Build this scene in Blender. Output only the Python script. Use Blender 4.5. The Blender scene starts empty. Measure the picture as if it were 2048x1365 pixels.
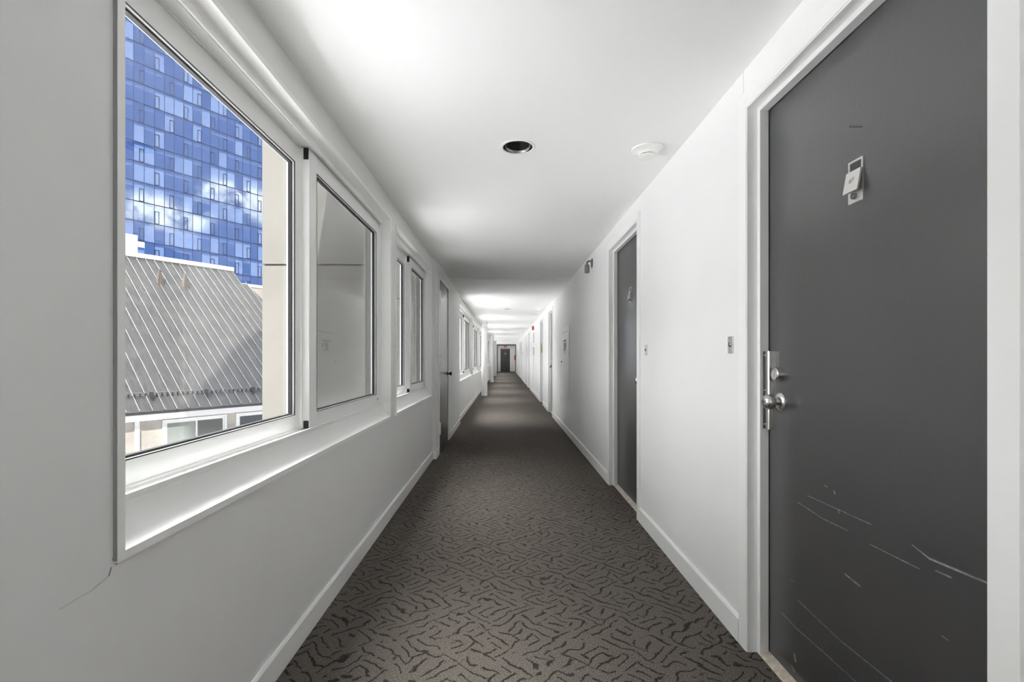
import bpy, bmesh, math, random
from mathutils import Vector, Matrix
from mathutils.geometry import tessellate_polygon
random.seed(7)
SC = bpy.context.scene
COL = SC.collection
PI = math.pi

# ------------------------------------------------------------------ camera
F, CX, CY, EYE = 950.0, 1008.6, 717.7, 1.1          # focal length in pixels of a 2048 wide frame, principal point, eye height
cam_d = bpy.data.cameras.new('camera')
cam_d.sensor_width = 36.0
cam_d.lens = F / 2048 * 36.0
cam_d.shift_x = (1024 - CX) / 2048
cam_d.shift_y = (CY - 682.5) / 2048
cam_d.clip_start = 0.02
cam_d.clip_end = 500
cam = bpy.data.objects.new('camera', cam_d)
cam.location = (0, 0, EYE)
cam.rotation_euler = (PI / 2, 0, 0)
COL.objects.link(cam)
SC.camera = cam
SC.view_settings.view_transform = 'Standard'
SC.view_settings.look = 'None'
SC.view_settings.gamma = 1.0
SC.view_settings.use_curve_mapping = False
SC.view_settings.exposure = 1.12
SC.cycles.max_bounces = 14
SC.cycles.diffuse_bounces = 8
SC.cycles.glossy_bounces = 5
SC.cycles.transparent_max_bounces = 16
SC.cycles.use_denoising = True
SC.cycles.sample_clamp_indirect = 10.0
SC.cycles.caustics_reflective = False
SC.cycles.caustics_refractive = False


class NT:
    """small helper for building node trees"""
    def __init__(s, tree):
        s.t = tree
        tree.nodes.clear()

    def n(s, kind, **kw):
        nd = s.t.nodes.new(kind)
        for k, v in kw.items():
            setattr(nd, k, v)
        return nd

    def put(s, v, sock):
        if hasattr(v, 'is_output'):
            s.t.links.new(v, sock)
        elif v is not None:
            if sock.type == 'RGBA' and not hasattr(v, '__len__'):
                v = (v, v, v, 1)
            elif sock.type == 'RGBA' and len(v) == 3:
                v = (*v, 1)
            sock.default_value = v

    def m(s, op, a, b=None, c=None, clamp=False):
        nd = s.n('ShaderNodeMath', operation=op, use_clamp=clamp)
        for i, v in enumerate((a, b, c)):
            s.put(v, nd.inputs[i])
        return nd.outputs[0]

    def vm(s, op, a, b=None):
        nd = s.n('ShaderNodeVectorMath', operation=op)
        s.put(a, nd.inputs[0])
        if op == 'SCALE':
            s.put(b, nd.inputs['Scale'])
        else:
            s.put(b, nd.inputs[1])
        return nd.outputs['Value'] if op in ('DOT_PRODUCT', 'LENGTH', 'DISTANCE') else nd.outputs[0]

    def step(s, v, a, b, lo=0.0, hi=1.0):
        nd = s.n('ShaderNodeMapRange', interpolation_type='SMOOTHSTEP')
        for i, x in enumerate((v, a, b, lo, hi)):
            s.put(x, nd.inputs[i])
        return nd.outputs[0]

    def mix(s, f, a, b):
        nd = s.n('ShaderNodeMix', data_type='RGBA')
        s.put(f, nd.inputs[0])
        s.put(a, nd.inputs[6])
        s.put(b, nd.inputs[7])
        return nd.outputs[2]

    def noise(s, vec, scale, detail=3.0, rough=0.5, dist=0.0, color=False):
        nd = s.n('ShaderNodeTexNoise')
        s.put(vec, nd.inputs['Vector'])
        nd.inputs['Scale'].default_value = scale
        nd.inputs['Detail'].default_value = detail
        nd.inputs['Roughness'].default_value = rough
        nd.inputs['Distortion'].default_value = dist
        return nd.outputs['Color' if color else 'Fac']

    def xyz(s, vec):
        nd = s.n('ShaderNodeSeparateXYZ')
        s.put(vec, nd.inputs[0])
        return nd.outputs

    def comb(s, x, y, z):
        nd = s.n('ShaderNodeCombineXYZ')
        for i, v in enumerate((x, y, z)):
            s.put(v, nd.inputs[i])
        return nd.outputs[0]

    def seg(s, p, a, b, w):
        """soft mask of a line segment a-b in the plane of p (y, z)"""
        ba = Vector((0, b[0] - a[0], b[1] - a[1]))
        pa = s.vm('SUBTRACT', p, (0, a[0], a[1]))
        h = s.m('DIVIDE', s.vm('DOT_PRODUCT', pa, tuple(ba)), ba.length_squared, clamp=True)
        d = s.vm('LENGTH', s.vm('SUBTRACT', pa, s.vm('SCALE', tuple(ba), h)))
        return s.step(d, w, w * 0.35)


# ------------------------------------------------------------------ sky and sun
SKY_FILL_LOW = 2.6
SKY_FILL_HIGH = 19.0
def make_world():
    w = bpy.data.worlds.new('sky')
    SC.world = w
    w.use_nodes = True
    g = NT(w.node_tree)
    d = g.n('ShaderNodeTexCoord').outputs['Generated']
    x, y, z = g.xyz(d)
    up = g.step(z, 0.0, 0.75)
    blue = g.mix(up, (0.10, 0.18, 0.42), (0.035, 0.095, 0.34))
    # broken white cloud, thick on the far side of the courtyard, thin on the other
    nz = g.noise(d, 2.6, 6, 0.55)
    side = g.step(x, 0.35, -0.25)
    cover = g.m('ADD', g.m('MULTIPLY', nz, 0.6), g.m('MULTIPLY', side, 0.62))
    cl = g.step(cover, 0.50, 0.72)
    # two low clouds in the clear part of the sky (they show mirrored in the glass tower)
    wob = g.m('MULTIPLY', g.m('SUBTRACT', g.noise(d, 16, 5, 0.6), 0.5), 0.06)
    fine = g.step(g.noise(d, 26, 5, 0.65), 0.40, 0.62)
    for c in ((0.940, -0.188, 0.284), (0.929, -0.285, 0.242), (0.955, -0.10, 0.262)):
        dt = g.vm('LENGTH', g.vm('MULTIPLY', g.vm('SUBTRACT', d, tuple(Vector(c).normalized())), (1, 1, 2.4)))
        cl = g.m('MAXIMUM', cl, g.m('MULTIPLY', g.step(g.m('ADD', dt, wob), 0.085, 0.03), fine))
    col = g.mix(cl, blue, (0.975, 0.98, 0.98))
    # unseen sky glow added to light the corridor: low bank, high veil
    hor = g.m('SQRT', g.m('ADD', g.m('MULTIPLY', x, x), g.m('ADD', g.m('MULTIPLY', y, y), 1e-5)))
    bk = g.m('MULTIPLY', g.step(g.m('DIVIDE', g.m('MULTIPLY', x, -1.0), hor), 0.15, 0.60), g.step(z, 0.58, 0.26))
    hi = g.step(g.vm('DOT_PRODUCT', d, tuple(Vector((-0.24, 0.10, 0.965)).normalized())), 0.78, 0.95)
    st = g.m('ADD', 1.0, g.m('ADD', g.m('MULTIPLY', bk, SKY_FILL_LOW), g.m('MULTIPLY', hi, SKY_FILL_HIGH)))
    st = g.m('MULTIPLY', st, g.step(z, -0.08, 0.02, 0.25, 1.0))
    bg = g.n('ShaderNodeBackground')
    g.put(col, bg.inputs[0])
    g.put(st, bg.inputs[1])
    out = g.n('ShaderNodeOutputWorld')
    g.put(bg.outputs[0], out.inputs[0])
make_world()
sun_d = bpy.data.lights.new('sun', 'SUN')
sun_d.energy = 6.5
sun_d.angle = 0.009
sun_d.color = (1.0, 0.95, 0.87)
sun = bpy.data.objects.new('sun', sun_d)
SUN = Vector((0.12, -0.99, 0.80)).normalized()
sun.rotation_euler = SUN.to_track_quat('Z', 'Y').to_euler()
sun.location = (0, -10, 30)
COL.objects.link(sun)


# ------------------------------------------------------------------ materials
def pmat(name, col, rough=0.5, metal=0.0, spec=0.5, bump=None, nz=None):
    """principled material; bump = (scale, strength); nz = (scale, amount) colour unevenness"""
    m = bpy.data.materials.new(name)
    m.use_nodes = True
    g = NT(m.node_tree)
    b = g.n('ShaderNodeBsdfPrincipled')
    o = g.n('ShaderNodeOutputMaterial')
    g.put(b.outputs[0], o.inputs[0])
    co = g.n('ShaderNodeTexCoord').outputs['Object']
    c = col
    if nz:
        f = g.noise(co, nz[0], 4, 0.6)
        dark = tuple(v * (1 - nz[1]) for v in col)
        lite = tuple(min(1, v * (1 + nz[1])) for v in col)
        c = g.mix(g.step(f, 0.3, 0.7), dark, lite)
    g.put(c, b.inputs['Base Color'])
    b.inputs['Roughness'].default_value = rough
    b.inputs['Metallic'].default_value = metal
    b.inputs['Specular IOR Level'].default_value = spec
    if bump:
        bp = g.n('ShaderNodeBump')
        bp.inputs['Strength'].default_value = bump[1]
        bp.inputs['Distance'].default_value = 0.004
        g.put(g.noise(co, bump[0], 3, 0.6), bp.inputs['Height'])
        g.put(bp.outputs[0], b.inputs['Normal'])
    m['bsdf'] = b.name
    return m


def tree_of(m):
    g = NT.__new__(NT)
    g.t = m.node_tree
    return g, m.node_tree.nodes[m['bsdf']]


def at(px, py, X):
    """the point (y, z) of the plane x = X that a pixel of the photograph shows"""
    Y = X * F / (px - CX)
    return (Y, EYE - (py - CY) * Y / F)


M = {}
M['wall'] = pmat('wall_paint', (0.86, 0.86, 0.855), 0.55, bump=(60, 0.08), nz=(1.3, 0.015))
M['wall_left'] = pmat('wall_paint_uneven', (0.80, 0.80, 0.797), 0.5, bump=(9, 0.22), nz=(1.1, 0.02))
M['ceiling'] = pmat('ceiling_paint', (0.90, 0.90, 0.89), 0.7, bump=(3, 0.15))
M['trim'] = pmat('trim_paint', (0.89, 0.89, 0.88), 0.35, bump=(30, 0.04))
M['vinyl'] = pmat('white_window_metal', (0.85, 0.85, 0.84), 0.3)
M['outer_metal'] = pmat('grey_outer_metal', (0.17, 0.17, 0.165), 0.5)
M['dark_steel'] = pmat('dark_oxidised_steel', (0.07, 0.07, 0.068), 0.4, 0.4)
M['black'] = pmat('black_plastic', (0.012, 0.012, 0.012), 0.45)
M['rubber'] = pmat('black_gasket', (0.015, 0.015, 0.016), 0.6)
M['steel'] = pmat('satin_steel', (0.62, 0.61, 0.59), 0.24, 1.0)
M['dsteel'] = pmat('dull_steel', (0.30, 0.30, 0.29), 0.32, 1.0)
M['nickel'] = pmat('nickel_plate', (0.72, 0.71, 0.69), 0.32, 0.7)
M['dark_metal'] = pmat('dark_bronze', (0.035, 0.033, 0.032), 0.3, 0.6)
M['grey_metal'] = pmat('grey_cast_metal', (0.27, 0.27, 0.265), 0.45, 0.5)
M['can'] = pmat('black_baffle', (0.02, 0.02, 0.02), 0.35)
M['plastic'] = pmat('white_plastic', (0.86, 0.86, 0.84), 0.3)
M['red'] = pmat('red_enamel', (0.50, 0.035, 0.035), 0.35)
M['signred'] = pmat('exit_sign_red', (0.50, 0.06, 0.06), 0.4)
M['paper'] = pmat('white_paper', (0.80, 0.80, 0.79), 0.8)
M['ink'] = pmat('grey_print', (0.32, 0.32, 0.32), 0.8)
M['gold'] = pmat('gold_foil', (0.72, 0.50, 0.12), 0.4, 0.6)
M['green'] = pmat('dark_leaf', (0.05, 0.06, 0.03), 0.7)
M['brown'] = pmat('weathered_flashing', (0.072, 0.060, 0.050), 0.8, nz=(14, 0.4))
M['concrete'] = pmat('pale_concrete', (0.105, 0.101, 0.093), 0.85, bump=(40, 0.15), nz=(2.2, 0.06))
M['stucco'] = pmat('beige_stucco', (0.27, 0.25, 0.225), 0.9, bump=(50, 0.2), nz=(1.6, 0.12))
M['asphalt'] = pmat('courtyard_paving', (0.42, 0.41, 0.39), 0.9, nz=(0.6, 0.1))
M['wood_sill'] = pmat('worn_threshold', (0.60, 0.53, 0.45), 0.6, nz=(30, 0.25))
M['mat_dark'] = pmat('dark_mat', (0.045, 0.043, 0.040), 0.95, bump=(200, 0.3))
M['cap'] = pmat('painted_cap_metal', (0.47, 0.47, 0.46), 0.4)
M['white_roof'] = pmat('white_cap_metal', (0.86, 0.86, 0.85), 0.4)
M['gutter'] = pmat('dark_gutter', (0.013, 0.013, 0.013), 0.6)


def glass_mat(name, tint, refl=1.0):
    m = bpy.data.materials.new(name)
    m.use_nodes = True
    g = NT(m.node_tree)
    tr = g.n('ShaderNodeBsdfTransparent')
    g.put(tint, tr.inputs[0])
    gl = g.n('ShaderNodeBsdfGlossy')
    gl.inputs['Roughness'].default_value = 0.0
    g.put((1, 1, 1), gl.inputs[0])
    fr = g.n('ShaderNodeFresnel')
    fr.inputs[0].default_value = 1.45
    mx = g.n('ShaderNodeMixShader')
    g.put(g.m('MULTIPLY', fr.outputs[0], refl, clamp=True), mx.inputs[0])
    g.put(tr.outputs[0], mx.inputs[1])
    g.put(gl.outputs[0], mx.inputs[2])
    o = g.n('ShaderNodeOutputMaterial')
    g.put(mx.outputs[0], o.inputs[0])
    return m
M['glass'] = glass_mat('window_glass', (0.97, 0.975, 0.97), 0.15)


def screen_mat():
    m = bpy.data.materials.new('insect_mesh')
    m.use_nodes = True
    g = NT(m.node_tree)
    tr = g.n('ShaderNodeBsdfTransparent')
    df = g.n('ShaderNodeBsdfDiffuse')
    g.put((0.22, 0.22, 0.215), df.inputs[0])
    mx = g.n('ShaderNodeMixShader')
    mx.inputs[0].default_value = 0.34
    g.put(tr.outputs[0], mx.inputs[1])
    g.put(df.outputs[0], mx.inputs[2])
    o = g.n('ShaderNodeOutputMaterial')
    g.put(mx.outputs[0], o.inputs[0])
    return m
M['screen'] = screen_mat()


def carpet_mat():
    m = pmat('crackle_carpet', (0.2, 0.18, 0.16), 0.95, spec=0.15)
    g, b = tree_of(m)
    co = g.n('ShaderNodeTexCoord').outputs['Object']
    wob = g.vm('SCALE', g.vm('SUBTRACT', g.noise(co, 11, 1.5, 0.5, color=True), (0.5, 0.5, 0.5)), 0.088)
    fuzz = g.vm('SCALE', g.vm('SUBTRACT', g.noise(co, 130, 2, 0.7, color=True), (0.5, 0.5, 0.5)), 0.016)
    p = g.vm('ADD', g.vm('ADD', co, wob), fuzz)
    def strokes(ang, seed, sp):
        ph = g.m('DIVIDE', g.vm('DOT_PRODUCT', p, (math.cos(ang), math.sin(ang), 0)), sp)
        fr_ = g.m('ABSOLUTE', g.m('SUBTRACT', g.m('FRACT', ph), 0.5))
        brk = g.step(g.noise(g.vm('ADD', co, (seed, seed * .7, 0)), 15, 1, 0.4), 0.36, 0.41)
        return g.m('MULTIPLY', g.step(fr_, 0.118, 0.075), brk)
    sel = g.step(g.noise(g.vm('ADD', co, (7.7, 1.3, 0)), 8.5, 1, 0.5), 0.485, 0.515)
    l1, l2 = strokes(1.57 + .72, 3.1, 0.043), strokes(1.57 - .72, 5.9, 0.043)
    line = g.m('ADD', g.m('MULTIPLY', l1, sel), g.m('MULTIPLY', l2, g.m('SUBTRACT', 1.0, sel)))
    tuft = g.noise(co, 210, 3, 0.8)
    broad = g.noise(co, 0.9, 2, 0.5)
    base = g.mix(g.step(tuft, 0.36, 0.64), (0.052, 0.045, 0.039), (0.178, 0.156, 0.138))
    base = g.mix(g.step(broad, 0.3, 0.7), base, g.vm('SCALE', base, 1.10))
    dark = g.mix(g.step(tuft, 0.36, 0.64), (0.014, 0.012, 0.010), (0.050, 0.042, 0.037))
    g.put(g.mix(line, base, dark), b.inputs['Base Color'])
    bp = g.n('ShaderNodeBump')
    bp.inputs['Strength'].default_value = 0.7
    bp.inputs['Distance'].default_value = 0.004
    g.put(g.m('SUBTRACT', tuft, g.m('MULTIPLY', line, 0.5)), bp.inputs['Height'])
    g.put(bp.outputs[0], b.inputs['Normal'])
    return m
M['carpet'] = carpet_mat()


def door_mat(name, marks=False, off=(0, 0)):
    m = pmat(name, (0.045, 0.045, 0.048), 0.35, spec=0.5, bump=(85, 0.12))
    g, b = tree_of(m)
    b.inputs['Coat Weight'].default_value = 1.0 if marks else 0.45
    b.inputs['Coat IOR'].default_value = 1.7
    b.inputs['Coat Roughness'].default_value = 0.24
    if not marks:
        return m
    co = g.n('ShaderNodeTexCoord').outputs['Object']
    x, y, z = g.xyz(co)
    p = g.vm('MULTIPLY', co, (0, 1, 1))
    def q(cx, cy):                       # marks measured on the lower half of the door leaf
        Y, Z = at(1460 + cx / 2.935, 900 + cy / 2.935, 0.981)
        return (Y - off[0], Z)
    lines = [((400, 310), (545, 405), .0022), ((545, 405), (690, 475), .0020), ((455, 270), (830, 440), .0016), ((820, 555), (1110, 700), .0018),
             ((1070, 560), (1170, 640), .0022), ((1170, 640), (1515, 785), .0034), ((1210, 712), (1295, 750), .003), ((400, 885), (640, 1115), .0022),
             ((640, 1115), (950, 1365), .0022), ((305, 960), (390, 1050), .0026), ((390, 1050), (560, 1200), .0022), ((560, 1200), (740, 1365), .0020),
             ((378, 1205), (384, 1240), .007), ((360, 1265), (378, 1300), .004), ((610, 240), (616, 262), .003), ((555, 210), (570, 218), .0025),
             ((636, 352), (640, 372), .0025), ((362, 768), (366, 774), .0025), ((675, 730), (760, 800), .004), ((1245, 1095), (1280, 1120), .002)]
    tot = None
    for a, c, w in lines:
        s = g.seg(p, q(*a), q(*c), w)
        tot = s if tot is None else g.m('MAXIMUM', tot, s)
    br = g.step(g.noise(co, 60, 3, 0.6), 0.3, 0.75)
    tot = g.m('MULTIPLY', tot, g.m('ADD', 0.25, g.m('MULTIPLY', br, 0.55)))
    sc = g.noise(g.vm('MULTIPLY', co, (1, 6, 30)), 3.0, 4, 0.6)
    base = g.mix(g.step(sc, 0.62, 0.85), (0.043, 0.043, 0.046), (0.056, 0.056, 0.060))
    dots = None
    for (px, py) in ((1709, 210), (1713, 228), (1719, 211)):
        Y, Z = at(px, py, 0.981)
        s = g.seg(p, (Y - off[0], Z), (Y - off[0] + .001, Z), .0022)
        dots = s if dots is None else g.m('MAXIMUM', dots, s)
    base = g.mix(dots, base, (0.01, 0.01, 0.01))
    g.put(g.mix(tot, base, (0.42, 0.42, 0.43)), b.inputs['Base Color'])
    return m


def crack_marks(m, segs, col):
    g, b = tree_of(m)
    co = g.n('ShaderNodeTexCoord').outputs['Object']
    src = b.inputs['Base Color'].links[0].from_socket
    wob = g.vm('SCALE', g.vm('SUBTRACT', g.noise(co, 40, 3, 0.6, color=True), (0.5, 0.5, 0.5)), 0.006)
    p = g.vm('MULTIPLY', g.vm('ADD', co, wob), (0, 1, 1))
    for a, c, w, amt in segs:
        s = g.m('MULTIPLY', g.seg(p, a, c, w), amt)
        src = g.mix(s, src, col)
    g.put(src, b.inputs['Base Color'])


# cracks in the plaster under the left corner of the near window, and above the near door
WL = -0.79
def atl(px, py):
    Y, Z = at(px, py, WL)
    return (Y, Z)
crack_marks(M['wall_left'], [(atl(226, 1118), atl(234, 1128), .0030, .8), (atl(222, 1137), atl(218, 1152), .0028, .85),
                             (atl(218, 1152), atl(186, 1180), .0022, .35), (atl(186, 1180), atl(120, 1219), .0022, .22)], (0.12, 0.12, 0.11))
crack_marks(M['wall'], [(at(1487, 136, .917), at(1487, 186, .917), .0018, .7)], (0.10, 0.10, 0.10))


def roof_mat():
    m = pmat('weathered_standing_seam', (0.3, 0.3, 0.3), 0.8, spec=0.08)
    g, b = tree_of(m)
    co = g.n('ShaderNodeTexCoord').outputs['Object']
    st = g.noise(g.vm('MULTIPLY', co, (5.0, 0.5, 0.5)), 2.2, 6, 0.7)
    pt = g.noise(co, 0.8, 5, 0.65)
    sp = g.noise(co, 9, 4, 0.7)
    c = g.mix(g.step(st, 0.32, 0.70), (0.025, 0.0248, 0.0243), (0.042, 0.0415, 0.0407))
    c = g.mix(g.step(pt, 0.45, 0.75), c, (0.047, 0.0445, 0.040))
    c = g.mix(g.m('MULTIPLY', g.step(sp, 0.58, 0.72), 0.5), c, (0.024, 0.0235, 0.0225))
    g.put(c, b.inputs['Base Color'])
    return m
M['roof'] = roof_mat()
M['seam'] = pmat('pale_seam', (0.066, 0.062, 0.053), 0.6, nz=(3, 0.3))


def tower_mat(name, blind=None):
    """coated blue facade glass: a mirror-like coat over dim rooms, pale blinds in some panes"""
    m = bpy.data.materials.new(name)
    m.use_nodes = True
    g = NT(m.node_tree)
    co = g.n('ShaderNodeTexCoord').outputs['Object']
    x, y, z = g.xyz(co)
    u = g.m('DIVIDE', x, 1.33)
    v = g.m('DIVIDE', z, 3.0)
    iu, iv = g.m('FLOOR', u), g.m('FLOOR', v)
    fv = g.m('SUBTRACT', v, iv)
    cell = g.comb(iu, iv, 3.7)
    wn = g.n('ShaderNodeTexWhiteNoise', noise_dimensions='3D')
    g.put(cell, wn.inputs['Vector'])
    r = wn.outputs['Value']
    wn2 = g.n('ShaderNodeTexWhiteNoise', noise_dimensions='3D')
    g.put(g.comb(iv, iu, 9.1), wn2.inputs['Vector'])
    r2 = wn2.outputs['Value']
    # neighbouring panes tend to share a drawn blind
    pat = g.noise(g.comb(g.m('MULTIPLY', iu, 0.6), g.m('MULTIPLY', iv, 1.9), 0.0), 1.0, 1, 0.5)
    has = g.step(g.m('ADD', g.m('MULTIPLY', pat, 0.8), g.m('MULTIPLY', r, 0.45)), 0.66, 0.69)
    inb = g.m('MULTIPLY', g.step(fv, 0.03, 0.05), g.step(fv, 0.86, 0.83))
    streak = g.m('MULTIPLY', g.m('MULTIPLY', g.step(fv, 0.73, 0.75), g.step(fv, 0.84, 0.82)), g.step(r2, 0.35, 0.45))
    streak = g.m('MULTIPLY', streak, g.m('SUBTRACT', 1.0, has))
    folds = g.noise(g.vm('MULTIPLY', co, (1, 1, 0.03)), 4.5, 2, 0.5)
    room = g.mix(r2, (0.018, 0.03, 0.075), (0.03, 0.05, 0.10))
    pale = g.mix(folds, (0.13, 0.18, 0.27), (0.20, 0.26, 0.36))
    c = g.mix(g.m('MULTIPLY', has, inb), room, pale)
    c = g.mix(g.m('MULTIPLY', streak, 0.55), c, (0.17, 0.22, 0.33))
    df = g.n('ShaderNodeBsdfDiffuse')
    g.put(c, df.inputs[0])
    gl = g.n('ShaderNodeBsdfGlossy')
    gl.inputs['Roughness'].default_value = 0.01
    g.put((0.80, 0.90, 1.0), gl.inputs[0])
    bp = g.n('ShaderNodeBump')
    bp.inputs['Strength'].default_value = 0.05
    bp.inputs['Distance'].default_value = 0.02
    g.put(g.noise(co, 0.9, 2, 0.5), bp.inputs['Height'])
    g.put(bp.outputs[0], gl.inputs['Normal'])
    mx = g.n('ShaderNodeMixShader')
    mx.inputs[0].default_value = 0.55
    g.put(df.outputs[0], mx.inputs[1])
    g.put(gl.outputs[0], mx.inputs[2])
    o = g.n('ShaderNodeOutputMaterial')
    g.put(mx.outputs[0], o.inputs[0])
    return m
M['tower'] = tower_mat('blue_curtain_wall')
M['mullion'] = pmat('navy_mullion', (0.006, 0.012, 0.04), 0.5)


def pane_mat(name, col):
    m = pmat(name, col, 0.08, spec=0.5, nz=(1.2, 0.06))
    return m
M['pane_light'] = pane_mat('pane_with_pale_blind', (0.16, 0.175, 0.16))
M['pane_dark'] = pane_mat('pane_with_grey_blind', (0.07, 0.073, 0.066))
M['slat'] = pmat('grey_blind_slats', (0.09, 0.10, 0.105), 0.5)


# ------------------------------------------------------------------ geometry helpers
class MB:
    """collects shapes into one mesh"""
    def __init__(s):
        s.b = bmesh.new()

    def box(s, x0, x1, y0, y1, z0, z1):
        x0, x1 = sorted((x0, x1)); y0, y1 = sorted((y0, y1)); z0, z1 = sorted((z0, z1))
        v = [s.b.verts.new(c) for c in ((x0, y0, z0), (x1, y0, z0), (x1, y1, z0), (x0, y1, z0), (x0, y0, z1), (x1, y0, z1), (x1, y1, z1), (x0, y1, z1))]
        for f in ((3, 2, 1, 0), (4, 5, 6, 7), (0, 1, 5, 4), (1, 2, 6, 5), (2, 3, 7, 6), (3, 0, 4, 7)):
            s.b.faces.new([v[i] for i in f])
        return s

    def obox(s, c, ax, ay, az, hx, hy, hz):
        """oriented box: centre, three axes, half sizes"""
        c, ax, ay, az = Vector(c), Vector(ax).normalized(), Vector(ay).normalized(), Vector(az).normalized()
        v = []
        for k in (-1, 1):
            for i, j in ((-1, -1), (1, -1), (1, 1), (-1, 1)):
                v.append(s.b.verts.new(c + ax * hx * i + ay * hy * j + az * hz * k))
        for f in ((3, 2, 1, 0), (4, 5, 6, 7), (0, 1, 5, 4), (1, 2, 6, 5), (2, 3, 7, 6), (3, 0, 4, 7)):
            s.b.faces.new([v[i] for i in f])
        return s

    def poly(s, pts):
        s.b.faces.new([s.b.verts.new(p) for p in pts])
        return s

    def prism(s, pts, axis, a, b):
        """closed outline in the plane across `axis`, extruded from a to b"""
        def P(p, t):
            return {'x': (t, p[0], p[1]), 'y': (p[0], t, p[1]), 'z': (p[0], p[1], t)}[axis]
        A = [s.b.verts.new(P(p, a)) for p in pts]
        B = [s.b.verts.new(P(p, b)) for p in pts]
        n = len(pts)
        s.b.faces.new(A[::-1]); s.b.faces.new(B)
        for i in range(n):
            s.b.faces.new((A[i], A[(i + 1) % n], B[(i + 1) % n], B[i]))
        return s

    def lathe(s, prof, origin=(0, 0, 0), axis=(0, 0, 1), n=32):
        """profile of (radius, height) turned about axis"""
        ax = Vector(axis).normalized()
        q = Vector((0, 0, 1)).rotation_difference(ax)
        o = Vector(origin)
        rings = []
        for r, h in prof:
            if r < 1e-6:
                rings.append([s.b.verts.new(o + q @ Vector((0, 0, h)))])
            else:
                rings.append([s.b.verts.new(o + q @ Vector((r * math.cos(2 * PI * i / n), r * math.sin(2 * PI * i / n), h))) for i in range(n)])
        for A, B in zip(rings, rings[1:]):
            if len(A) == 1 and len(B) == 1:
                continue
            for i in range(n):
                j = (i + 1) % n
                if len(A) == 1:
                    s.b.faces.new((A[0], B[j], B[i]))
                elif len(B) == 1:
                    s.b.faces.new((A[i], A[j], B[0]))
                else:
                    s.b.faces.new((A[i], A[j], B[j], B[i]))
        return s

    def tube(s, pts, r, n=12):
        pts = [Vector(p) for p in pts]
        rings = []
        for i, p in enumerate(pts):
            d = (pts[min(i + 1, len(pts) - 1)] - pts[max(i - 1, 0)]).normalized()
            q = Vector((0, 0, 1)).rotation_difference(d)
            rings.append([s.b.verts.new(p + q @ Vector((r * math.cos(2 * PI * k / n), r * math.sin(2 * PI * k / n), 0))) for k in range(n)])
        for A, B in zip(rings, rings[1:]):
            for k in range(n):
                s.b.faces.new((A[k], A[(k + 1) % n], B[(k + 1) % n], B[k]))
        s.b.faces.new(rings[0][::-1]); s.b.faces.new(rings[-1])
        return s

    def build(s, name, mat, parent=None, loc=None, bevel=0.0, smooth=False, label=None):
        bmesh.ops.recalc_face_normals(s.b, faces=s.b.faces)
        me = bpy.data.meshes.new(name)
        s.b.to_mesh(me)
        s.b.free()
        me.materials.append(M[mat] if isinstance(mat, str) else mat)
        o = bpy.data.objects.new(name, me)
        COL.objects.link(o)
        if parent:
            o.parent = parent
        if loc:
            o.location = loc
        if smooth:
            me.polygons.foreach_set('use_smooth', [True] * len(me.polygons))
            md = o.modifiers.new('edges', 'EDGE_SPLIT')
            md.split_angle = math.radians(38)
        if bevel:
            md = o.modifiers.new('bevel', 'BEVEL')
            md.width = bevel
            md.segments = 2
            md.limit_method = 'ANGLE'
        if label:
            o['label'] = label
        return o


def tag(o, label, cat, group=None, kind=None):
    o['label'] = label
    o['category'] = cat
    if group:
        o['group'] = group
    if kind:
        o['kind'] = kind
    return o


def thing(name, label, cat, loc=(0, 0, 0), rz=0.0, group=None, kind=None):
    o = bpy.data.objects.new(name, None)
    o.empty_display_size = 0.1
    COL.objects.link(o)
    o.location = loc
    o.rotation_euler = (0, 0, rz)
    return tag(o, label, cat, group, kind)


def copy_tree(o, parent=None):
    c = o.copy()
    COL.objects.link(c)
    if parent:
        c.parent = parent
    for ch in list(o.children):
        copy_tree(ch, c)
    return c


def text_part(txt, size, mat, parent, name, matrix, depth=0.0005):
    cu = bpy.data.curves.new(name, 'FONT')
    cu.body = txt
    cu.size = size
    cu.align_x = 'CENTER'
    cu.align_y = 'CENTER'
    cu.extrude = depth
    to = bpy.data.objects.new(name + '_src', cu)
    COL.objects.link(to)
    bpy.context.view_layer.update()
    me = bpy.data.meshes.new_from_object(to.evaluated_get(bpy.context.evaluated_depsgraph_get()))
    bpy.data.objects.remove(to)
    bpy.data.curves.remove(cu)
    me.transform(matrix)
    me.materials.clear()
    me.materials.append(M[mat])
    o = bpy.data.objects.new(name, me)
    COL.objects.link(o)
    o.parent = parent
    return o


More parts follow.
